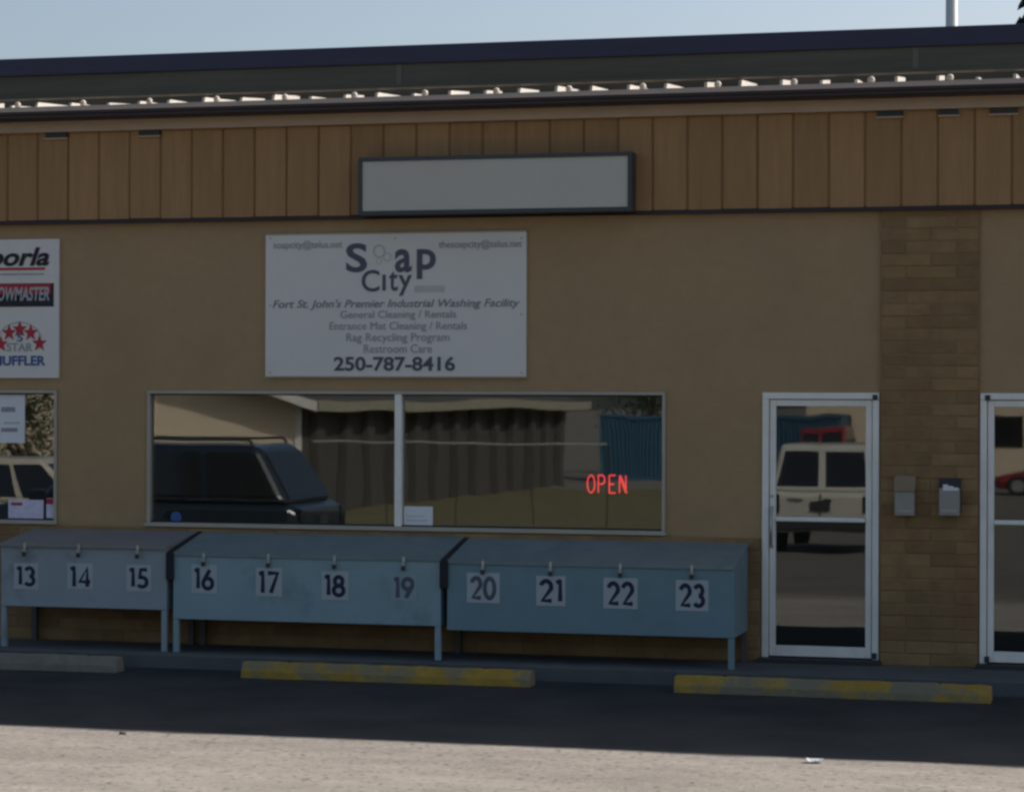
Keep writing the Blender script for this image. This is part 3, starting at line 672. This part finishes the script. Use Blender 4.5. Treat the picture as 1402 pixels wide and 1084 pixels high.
# ------------------------------------------------------------------ wall boxes on the pilaster
def wall_box(label, u0, u1, vt, vm, vb, kind):
    y = -.14; x0, x1 = gx(u0, y), gx(u1, y); um = (u0 + u1) / 2; zt, zm, zb = gz(um, vt, y), gz(um, vm, y), gz(um, vb, y)
    o = thing('wall_mailbox', label, 'mailbox', ((x0 + x1) / 2, -.036, zb), 'wall boxes on the pilaster between the doors')
    b = MB(); b.box(x0, x1, y, -.037, zb, zm); b.build('body', M['bin_grey'], o, bevel=.008)
    if kind == 0:
        b = MB(); b.prism([(y - .008, zm + .002), (-.037, zm + .002), (-.037, zt), (y + .05, zt - .01)], x0 - .006, x1 + .006); b.build('lid', M['bin_tan'], o, bevel=.005)
    else:
        b = MB(); b.prism([(y + .02, zm + .002), (-.037, zm + .002), (-.037, zt), (y + .06, zt)], x0 - .004, x1 + .004); b.build('lid', M['dark_metal'], o, bevel=.004)
        for k in range(3):
            xx = x0 + (x1 - x0) * (.2 + .25 * k); b = MB(); b.box(xx, xx + .04, y - .004, y + .012, zm - .02, zm + .028 - .012 * k); b.build('envelope', M['paper'], o)
        b = MB(); b.tube((x1 + .012, y + .02, zb + .02), (x1 + .012, y + .02, zm - .02), .006); b.build('flag_rod', M['dark_metal'], o)
    b = MB(); b.box(x0 + .02, x1 - .02, y - .004, y - .0005, zb + .03, zb + .05); b.build('label_strip', M['alu_grey'], o)
wall_box('grey wall mailbox with a tan lid, nearer the glass door at left', 1225, 1252, 650, 673, 706, 0)
wall_box('grey wall mailbox with a dark open top and envelopes, nearer the right door', 1286, 1314, 655, 668, 706, 1)

# ------------------------------------------------------------------ wheel stops on the asphalt
def wheel_stop(label, x0, x1, yf, m, tilt=0.0):
    o = thing('wheel_stop', label, 'wheel stop', ((x0 + x1) / 2, yf, -.12), 'concrete wheel stops in front of the store')
    b = MB(); n = 26; prof = [(0, 0), (.19, 0), (.185, .05), (.15, .128), (.045, .132), (.008, .06)]
    rng = random.Random(int(x0 * 100)); k = len(prof)
    for i in range(n + 1):
        x = x0 + (x1 - x0) * i / n; ins = .012 if i in (0, n) else 0
        for (py, pz) in prof:
            b.v.append((x, yf + py + (py - .095) * -ins * 4 + tilt * (i / n - .5) + rng.uniform(-.003, .003), -.12 + max(0.0, pz * (1 - ins * 3) + rng.uniform(-.004, .004) * (pz > 0))))
    b.f.append(tuple(range(k))); b.f.append(tuple(reversed(range(n * k, n * k + k))))
    for i in range(n):
        for j in range(k): b.f.append((i * k + j, i * k + (j + 1) % k, (i + 1) * k + (j + 1) % k, (i + 1) * k + j))
    b.build('bar', m, o, bevel=.008)
    for f in (.16, .84):
        x = x0 + (x1 - x0) * f; c = MB(); c.tube((x, yf + .095, .004), (x, yf + .095, .020), .014, n=8); c.build('rebar_pin', M['dark_metal'], o)
YS = -1.36
wheel_stop('bare grey concrete wheel stop at the far left', gx(-95, YS), gx(158, YS), YS, M['stop_grey'], .04)
wheel_stop('yellow painted wheel stop below the box numbered 18', gx(331, YS), gx(726, YS), YS, M['stop_yellow'], .03)
wheel_stop('worn yellow and grey wheel stop in front of the glass door', gx(923, YS), gx(1358, YS), YS, M['stop_worn'], -.02)

def scrap(label, u, v, w, seed):
    rng = random.Random(seed); d = AX + RT * ((u - CU) / F_PX) - UP * ((v - CV) / F_PX); p = CAM + d * ((-.12 - CAM.z) / d.z)
    o = thing('paper_scrap', label, 'litter', (p.x, p.y, -.12)); b = MB(); n = 4
    for i in range(n + 1):
        for j in range(n + 1): b.v.append((p.x + (i / n - .5) * w + rng.uniform(-.01, .01), p.y + (j / n - .5) * w * .7 + rng.uniform(-.01, .01), -.115 + rng.uniform(0, .028)))
    for i in range(n):
        for j in range(n): k = i * (n + 1) + j; b.f.append((k, k + n + 1, k + n + 2, k + 1))
    b.build('sheet', M['paper'], o)
scrap('crumpled white paper scrap on the sunlit ground at the shadow edge', 1115, 1043.5, .10, 5)
def pebble(label, u, v, r, seed):
    rng = random.Random(seed); d = AX + RT * ((u - CU) / F_PX) - UP * ((v - CV) / F_PX); p = CAM + d * ((-.12 - CAM.z) / d.z)
    bm = bmesh.new(); bmesh.ops.create_icosphere(bm, subdivisions=2, radius=r)
    for q in bm.verts: q.co = q.co * rng.uniform(.85, 1.12); q.co.z *= .6
    me = bpy.data.meshes.new('pebble'); bm.to_mesh(me); bm.free(); me.materials.append(M['pebble'])
    tag(link_mesh('pebble', me, None, (p.x, p.y, -.12 + r * .3)), label, 'stone')
pebble('dark pebble on the sunlit ground just outside the shadow at left', 168, 1004.5, .026, 1)

# ------------------------------------------------------------------ behind the store: light pole and spruce
def light_pole():
    y = 14.0; p = at(1303, 30, y); o = thing('light_pole', 'pale grey lamp pole rising behind the roof at upper right', 'lamp post', (p.x, y, -.12))
    b = MB(); b.tube((p.x, y, -.12), (p.x, y, 9.0), .11, .075, n=16); b.build('pole', M['pole'], o, smooth=True)
    b = MB(); b.tube((p.x, y, -.12), (p.x, y, .1), .2, n=16); b.build('base', M['concrete'], o)
    b = MB(); b.path([(p.x, y, 8.9), (p.x + .8, y, 9.15), (p.x + 1.6, y, 9.2)], .045); b.build('arm', M['pole'], o)
    b = MB(); b.box(p.x + 1.4, p.x + 2.1, y - .14, y + .14, 9.16, 9.28); b.build('lamp_head', M['pole'], o, bevel=.03)
light_pole()
def spruce(label, x, y, z, H, rad, seed, name='spruce_tree'):
    rng = random.Random(seed); o = thing(name, label, 'tree', (x, y, z))
    b = MB(); b.tube((x, y, z), (x, y, z + H), .16, .02, n=8); b.build('trunk', M['bark'], o)
    b = MB(); lev = int(H / .28)
    for i in range(lev):
        f = i / lev; zz = z + 1.0 + (H - 1.0) * f; rr = rad * (1 - f) ** .85 + .12
        for k in range(7):
            a = rng.uniform(0, 6.283); L = rr * rng.uniform(.65, 1.08); drop = L * rng.uniform(.25, .5)
            for s in range(9):
                t = (s + rng.random()) / 9; px, py, pz = x + math.cos(a) * L * t, y + math.sin(a) * L * t, zz - drop * t * t + rng.uniform(-.05, .05)
                q = a + rng.uniform(-1.3, 1.3); e = rng.uniform(.12, .26); w = e * .28
                dx, dy = math.cos(q) * e, math.sin(q) * e; nx_, ny_ = -math.sin(q) * w, math.cos(q) * w
                b.add([(px - nx_, py - ny_, pz), (px + nx_, py + ny_, pz + .03), (px + dx + nx_ * .3, py + dy + ny_ * .3, pz - e * .35), (px + dx * .5, py + dy * .5, pz + e * .45)], [(0, 1, 2), (0, 2, 3)])
    b.build('crown', M['needles'], o)
p = at(1427, 30, 17.0)
spruce('dark spruce tree behind the roof at the top right corner', p.x, 17.0, -.12, 8.6, 1.6, 3)

# ------------------------------------------------------------------ across the lot: what the glass mirrors
def oriented(b, org, ang):
    c, s = math.cos(ang), math.sin(ang); b.v = [(org[0] + x * c - y_ * s, org[1] + x * s + y_ * c, org[2] + z) for x, y_, z in b.v]; return b
def vehicle(name, label, cat, loc, ang, L, Wd, H, paint, kind='suv'):
    o = thing(name, label, cat, loc); hw = Wd / 2; gc = .22 if kind != 'van' else .40; belt = H * .58
    P = lambda b: oriented(b, loc, ang)
    def loft(secs):
        b = MB(); n = 0
        for (x, pts) in secs: b.v += [(x, a, z) for a, z in pts]; n = len(pts)
        b.f.append(tuple(range(n))); b.f.append(tuple(reversed(range((len(secs) - 1) * n, len(secs) * n))))
        for i in range(len(secs) - 1):
            for j in range(n): b.f.append((i * n + j, i * n + (j + 1) % n, (i + 1) * n + (j + 1) % n, (i + 1) * n + j))
        return b
    def ring(w, z0, z1): return [(-w * .94, z0), (w * .94, z0), (w, (z0 + z1) / 2), (w * .95, z1 - .05), (w * .86, z1), (-w * .86, z1), (-w * .95, z1 - .05), (-w, (z0 + z1) / 2)]
    hood = belt - .02 if kind != 'sedan' else belt - .06
    body = loft([(-L * .5, ring(hw * .90, gc + .16, belt - .06)), (-L * .47, ring(hw * .98, gc + .02, belt)), (-L * .2, ring(hw, gc, belt)), (L * .2, ring(hw, gc, belt)),
                 (L * .30, ring(hw, gc, hood)), (L * .44, ring(hw * .97, gc + .02, hood - .10)), (L * .5, ring(hw * .86, gc + .16, hood - .26))])
    P(body).build('body', paint, o, bevel=.03, smooth=False)
    r0, r1 = {'sedan': (-L * .38, -L * .22), 'suv': (-L * .475, -L * .375)}.get(kind, (-L * .47, -L * .42))
    f0, f1 = (L * .24, L * .08); bw, tw = hw * .93, hw * .76; zb, zt = belt - .01, H
    cab = MB(); cv = [(r0, -bw, zb), (f0, -bw, zb), (f0, bw, zb), (r0, bw, zb), (r1, -tw, zt), (f1, -tw, zt), (f1, tw, zt), (r1, tw, zt)]
    cab.add(cv, [(0, 3, 2, 1), (4, 5, 6, 7), (0, 1, 5, 4), (1, 2, 6, 5), (2, 3, 7, 6), (3, 0, 4, 7)])
    P(cab).build('cabin', paint, o, bevel=.06 if kind != 'suv' else .13, seg=4)
    def quad(A, B, Cc, D, s0, s1, t0, t1, out):
        A, B, Cc, D = map(Vector, (A, B, Cc, D)); n = (B - A).cross(D - A).normalized() * out
        f = lambda s, t: A.lerp(B, s).lerp(D.lerp(Cc, s), t) + n
        b = MB(); q = [f(s0, t0), f(s1, t0), f(s1, t1), f(s0, t1)]; b.add(q + [p_ - n * 1.6 for p_ in q], [(0, 1, 2, 3), (7, 6, 5, 4), (0, 4, 5, 1), (1, 5, 6, 2), (2, 6, 7, 3), (3, 7, 4, 0)]); return b
    for sd in (0, 1):
        A, B, Cc, D = (cv[0], cv[1], cv[5], cv[4]) if sd == 0 else (cv[3], cv[2], cv[6], cv[7])
        for (s0, s1) in ((.04, .30), (.34, .62), (.66, .93)): P(quad(A, B, Cc, D, s0, s1, .14, .86, .012 if sd == 0 else -.012)).build('side_window', M['car_glass'], o)
        for xx in (L * .06, -L * .16):
            hb = MB(); yy = (hw + .004) * (-1 if sd == 0 else 1); hb.box(xx - .08, xx + .08, yy - .012, yy + .012, belt - .14, belt - .10); P(hb).build('door_handle', paint, o)
        for xx in (L * .31, -L * .29):
            w = MB(); yy = (hw - .10) * (-1 if sd == 0 else 1); w.tube((xx, yy - .12, .35), (xx, yy + .12, .35), .35, n=22)
            wo_ = P(w).build('wheel', M['tyre'], o); rm = MB(); yo = yy + (-.125 if sd == 0 else .125); rm.tube((xx, yo - .01, .35), (xx, yo + .01, .35), .21, n=16); P(rm).build('rim', M['rim'], wo_)
        ml = MB(); yy = hw * (-1 if sd == 0 else 1); ml.box(L * .19, L * .23, min(yy, yy * 1.12), max(yy, yy * 1.12), belt + .02, belt + .15); P(ml).build('mirror', paint, o, bevel=.02)
        tl = MB(); yy = hw * .80 * (-1 if sd == 0 else 1); tl.box(-L * .503, -L * .47, yy - .08, yy + .08, belt - .34, belt - .06); P(tl).build('tail_lamp', M['lamp_red'] if kind == 'sedan' else M['car_glass'], o)
        hl = MB(); yy = hw * .70 * (-1 if sd == 0 else 1); hl.box(L * .46, L * .496, yy - .14, yy + .14, hood - .40, hood - .26); P(hl).build('head_lamp', M['lamp_clear'], o)
    if kind == 'van':
        P(quad(cv[3], cv[0], cv[4], cv[7], .07, .46, .12, .86, .012)).build('rear_window', M['car_glass'], o)
        P(quad(cv[3], cv[0], cv[4], cv[7], .54, .93, .12, .86, .012)).build('rear_window', M['car_glass'], o)
    else: P(quad(cv[3], cv[0], cv[4], cv[7], .08, .92, .12, .86, .012)).build('rear_window', M['car_glass'], o)
    if kind == 'van':
        b = MB(); b.box(-L * .503, -L * .49, -.008, .008, gc + .2, belt - .03); P(b).build('door_seam', M['dark_metal'], o)
        b = MB(); b.box(-L * .508, -L * .49, .05, .17, belt - .16, belt - .12); P(b).build('rear_handle', M['dark_metal'], o)
        b = MB(); b.box(-L * .506, -L * .49, -hw * .55, -hw * .30, belt - .14, belt - .10); P(b).build('badge', M['rim'], o)
    P(quad(cv[1], cv[2], cv[6], cv[5], .06, .94, .08, .90, .012)).build('windscreen', M['car_glass'], o)
    for (xa, xb) in ((-L * .52, -L * .46), (L * .46, L * .52)):
        bp = MB(); bp.box(xa, xb, -hw * .93, hw * .93, gc + .06, gc + .26); P(bp).build('bumper', M['dark_metal'], o, bevel=.03)
    np_ = MB(); np_.box(-L * .506, -L * .498, -.15, .15, belt - .30, belt - .15); P(np_).build('licence_plate', M['paper'] if kind == 'sedan' else M['dark_metal'], o)
    if kind == 'suv':
        for s in (-1, 1):
            rr = MB(); rr.path([(r1 + .1, s * tw * .85, zt), (r1 + .15, s * tw * .85, zt + .06), (f1 - .2, s * tw * .85, zt + .06), (f1 - .12, s * tw * .85, zt)], .018, n=6); P(rr).build('roof_rail', M['dark_metal'], o)
    return o
d = 8.6; rx = gx(440, d)
vehicle('parked_suv', 'dark navy SUV mirrored in the left pane of the wide window', 'SUV', (rx - 2.35, -d, -.12), math.pi, 4.7, 1.85, 1.68, M['car_navy'])
d = 20.5; vx = gx(1124, d)
vehicle('parked_van', 'silver van with split rear windows mirrored in the left glass door', 'van', (vx, -d - 2.4, ground_z(-d - 2.4)), -math.pi / 2, 4.8, 1.9, 1.86, M['car_silver'], 'van')
d = 62.0; vx = gx(1362, d)
vehicle('parked_car', 'red car mirrored at the edge of the right glass door', 'car', (vx + 2.2, -d, ground_z(-d)), math.pi, 4.5, 1.8, 1.5, M['car_red'], 'sedan')
d = 12.0; vx = gx(-10, d)
vehicle('parked_car', 'tan sedan mirrored in the left window below its poster', 'car', (vx, -d, -.15), math.pi, 4.6, 1.78, 1.42, M['car_tan'], 'sedan')
d = 58.0; vx = gx(1135, d)
vehicle('parked_van', 'far red van mirrored above the roof of the silver van', 'van', (vx, -d, -1.0), -math.pi / 2, 3.6, 1.7, 2.25, M['car_red'], 'van')

def opposite_building():
    yA, yB = -42.0, -66.0; xA = gx(412, 42); xB = xA + 1.4; z0 = -1.02; ze = 1.95
    o = thing('gabled_building', 'tan gabled building with a dark ribbed side mirrored in the wide window', 'building', (xA, yA, z0))
    wide = 24.0; rise = math.tan(R(15)) * wide / 2
    b = MB(); b.add([(xA, yA, z0), (xA - wide, yA, z0), (xA - wide, yA, ze), (xA - wide / 2, yA, ze + rise), (xA, yA, ze), (xB, yB, z0), (xB - wide, yB, z0), (xB - wide, yB, ze), (xB - wide / 2, yB, ze + rise), (xB, yB, ze)],
                    [(0, 1, 2, 3, 4), (5, 9, 8, 7, 6), (1, 6, 7, 2)]); b.build('wall', M['tan_wall'], o)
    b = MB(); b.add([(xA, yA, z0), (xA, yA, ze), (xB, yB, ze), (xB, yB, z0)], [(0, 1, 2, 3)]); b.build('ribbed_wall', M['brown_wall'], o)
    for i in range(13):
        f = (i + .5) / 13; x = xA + (xB - xA) * f; yy = yA + (yB - yA) * f; b = MB(); b.box(x + .003, x + .22, yy - .28, yy + .28, z0, ze - .02); b.build('wall_rib', M['brown_wall'], o)
    t = .18; ov = .7
    for s in (0, 1):
        xe = (xA + ov) if s == 0 else (xA - wide - ov); zz = ze - math.tan(R(15)) * ov; xr = xA - wide / 2; zr = ze + rise
        b = MB(); dx = xB - xA
        b.add([(xe, yA + .6, zz + .05), (xr, yA + .6, zr + .05), (xr + dx, yB - .6, zr + .05), (xe + dx, yB - .6, zz + .05), (xe, yA + .6, zz + .05 + t), (xr, yA + .6, zr + .05 + t), (xr + dx, yB - .6, zr + .05 + t), (xe + dx, yB - .6, zz + .05 + t)],
              [(0, 1, 2, 3), (7, 6, 5, 4), (0, 4, 5, 1), (1, 5, 6, 2), (2, 6, 7, 3), (3, 7, 4, 0)]); b.build('roof', M['shingle'], o)
        b = MB(); b.add([(xe, yA + .601, zz + .0), (xr, yA + .601, zr + .0), (xr, yA + .601, zr + .26), (xe, yA + .601, zz + .26), (xe, yA + .66, zz + .0), (xr, yA + .66, zr + .0), (xr, yA + .66, zr + .26), (xe, yA + .66, zz + .26)],
                        [(0, 1, 2, 3), (7, 6, 5, 4), (0, 4, 5, 1), (3, 2, 6, 7), (0, 3, 7, 4), (1, 5, 6, 2)]); b.build('rake_board', M['white_trim'], o)
    b = MB(); dx = xB - xA; b.add([(xA + ov, yA + .6, ze - .19), (xA + ov + dx, yB - .6, ze - .19), (xA + ov + dx, yB - .6, ze + .10), (xA + ov, yA + .6, ze + .10), (xA + ov + .04, yA + .6, ze - .19), (xA + ov + .04 + dx, yB - .6, ze - .19), (xA + ov + .04 + dx, yB - .6, ze + .10), (xA + ov + .04, yA + .6, ze + .10)],
                    [(0, 1, 2, 3), (4, 7, 6, 5), (0, 4, 5, 1), (3, 2, 6, 7)]); b.build('eave_board', M['eave_shaded'], o)
    b = MB(); b.box(xA - .16, xA + .03, yA - .02, yA + .05, z0, ze); b.build('corner_board', M['white_trim'], o)
opposite_building()
def container():
    d = 72.0; x0 = gx(822, d); L, h, w = 9.1, 2.45, 2.44; z0 = -1.0
    o = thing('shipping_container', 'blue shipping container mirrored at the right end of the wide window', 'container', (x0 + L / 2, -d, z0))
    b = MB(); n = 60
    prof = []
    for i in range(n):
        a = x0 + L * i / n; s = L / n
        prof += [(a, -d), (a + s * .3, -d), (a + s * .5, -d - .05), (a + s * .8, -d - .05)]
    for (x, yy) in prof: b.v += [(x, yy, z0 + .15), (x, yy, z0 + h - .1)]
    for i in range(len(prof) - 1): b.f.append((2 * i, 2 * i + 2, 2 * i + 3, 2 * i + 1))
    b.build('corrugated_side', M['blue_steel'], o)
    b = MB(); b.box(x0, x0 + L, -d - w, -d - .06, z0 + .15, z0 + h - .1); b.build('body', M['blue_steel'], o)
    b = MB(); b.box(x0 - .02, x0 + L + .02, -d - w, -d + .03, z0, z0 + .15); b.box(x0 - .02, x0 + L + .02, -d - w, -d + .03, z0 + h - .1, z0 + h); b.build('rail', M['blue_steel'], o)
container()
def pipe_rail():
    yy = -36.0; xa, xb = gx(430, 36), gx(830, 36); z0 = ground_z(yy)
    o = thing('pipe_rail', 'long thin white pipe rail mirrored across the wide window', 'railing', ((xa + xb) / 2, yy, z0))
    zt = gz(620, 607, 36); b = MB(); b.tube((xa, yy, zt), (xb, yy, zt), .024); b.build('rail', M['rail_grey'], o)
    for i in range(5):
        x = xa + (xb - xa) * i / 4; b = MB(); b.tube((x, yy, z0), (x, yy, zt - .025), .016); b.build('post', M['dark_metal'], o)
pipe_rail()
def bushy_tree(label, x, y, z, H, seed):
    rng = random.Random(seed); o = thing('leafy_tree', label, 'tree', (x, y, z))
    b = MB(); b.tube((x, y, z), (x + .1, y, z + H * .5), .16, .09, n=8)
    for k in range(6):
        a = rng.uniform(0, 6.28); b.tube((x + .05, y, z + H * (.25 + .04 * k)), (x + math.cos(a) * H * .25, y + math.sin(a) * H * .25, z + H * (.55 + .05 * k)), .06, .015, n=6)
    b.build('trunk', M['bark'], o)
    b = MB()
    for c_ in range(34):
        a = rng.uniform(0, 6.28); rr = H * .32 * math.sqrt(rng.random()); cz = z + H * rng.uniform(.35, .95); rr *= 1.1 - abs((cz - z) / H - .6)
        cx, cy = x + math.cos(a) * rr, y + math.sin(a) * rr
        for l_ in range(60):
            p_ = Vector((rng.gauss(0, 1), rng.gauss(0, 1), rng.gauss(0, .8))) * H * .055; e = .10 * H / 4
            q = Vector((rng.uniform(-1, 1), rng.uniform(-1, 1), rng.uniform(-1, 1))).normalized(); w_ = q.orthogonal().normalized() * e * .4
            p_ += Vector((cx, cy, cz)); b.add([p_ - w_, p_ + q * e * .5, p_ + w_, p_ - q * e * .5], [(0, 1, 2, 3)])
    b.build('crown', M['leaves'], o)
bushy_tree('leafy tree mirrored in the left window before the tan wall', gx(40, 24), -24.0, ground_z(-24), 3.0, 11)
bushy_tree('leafy tree mirrored in the left window beside the poster', gx(-20, 26), -26.0, ground_z(-26), 3.4, 12)
bushy_tree('dark tree mirrored behind the blue shipping container', gx(890, 80), -80.0, -1.0, 6.0, 13)
def far_shed():
    d = 84.0; x0, x1 = gx(1105, d), gx(1500, d); z0, z1 = -1.0, 2.6
    o = thing('low_shed', 'low tan shed with a dark roof mirrored at the top of the glass doors', 'building', ((x0 + x1) / 2, -d, z0))
    b = MB(); b.box(x0, x1, -d - 6, -d, z0, z1); b.build('wall', M['tan_wall'], o)
    b = MB(); b.prism([(-d - 6.4, z1 + .002), (-d + .4, z1 + .002), (-d + .4, z1 + .2), (-d - 3, z1 + 1.2), (-d - 6.4, z1 + .2)], x0 - .3, x1 + .3); b.build('roof', M['shingle'], o)
    for k in range(5):
        x = x0 + (x1 - x0) * (k + .5) / 5; w = MB(); w.box(x - .6, x + .6, -d + .002, -d + .05, z0 + 1.2, z0 + 2.4); w.build('window', M['car_glass'], o)
far_shed()

for o in C.objects:
    if 'wl' in o: del o['wl']
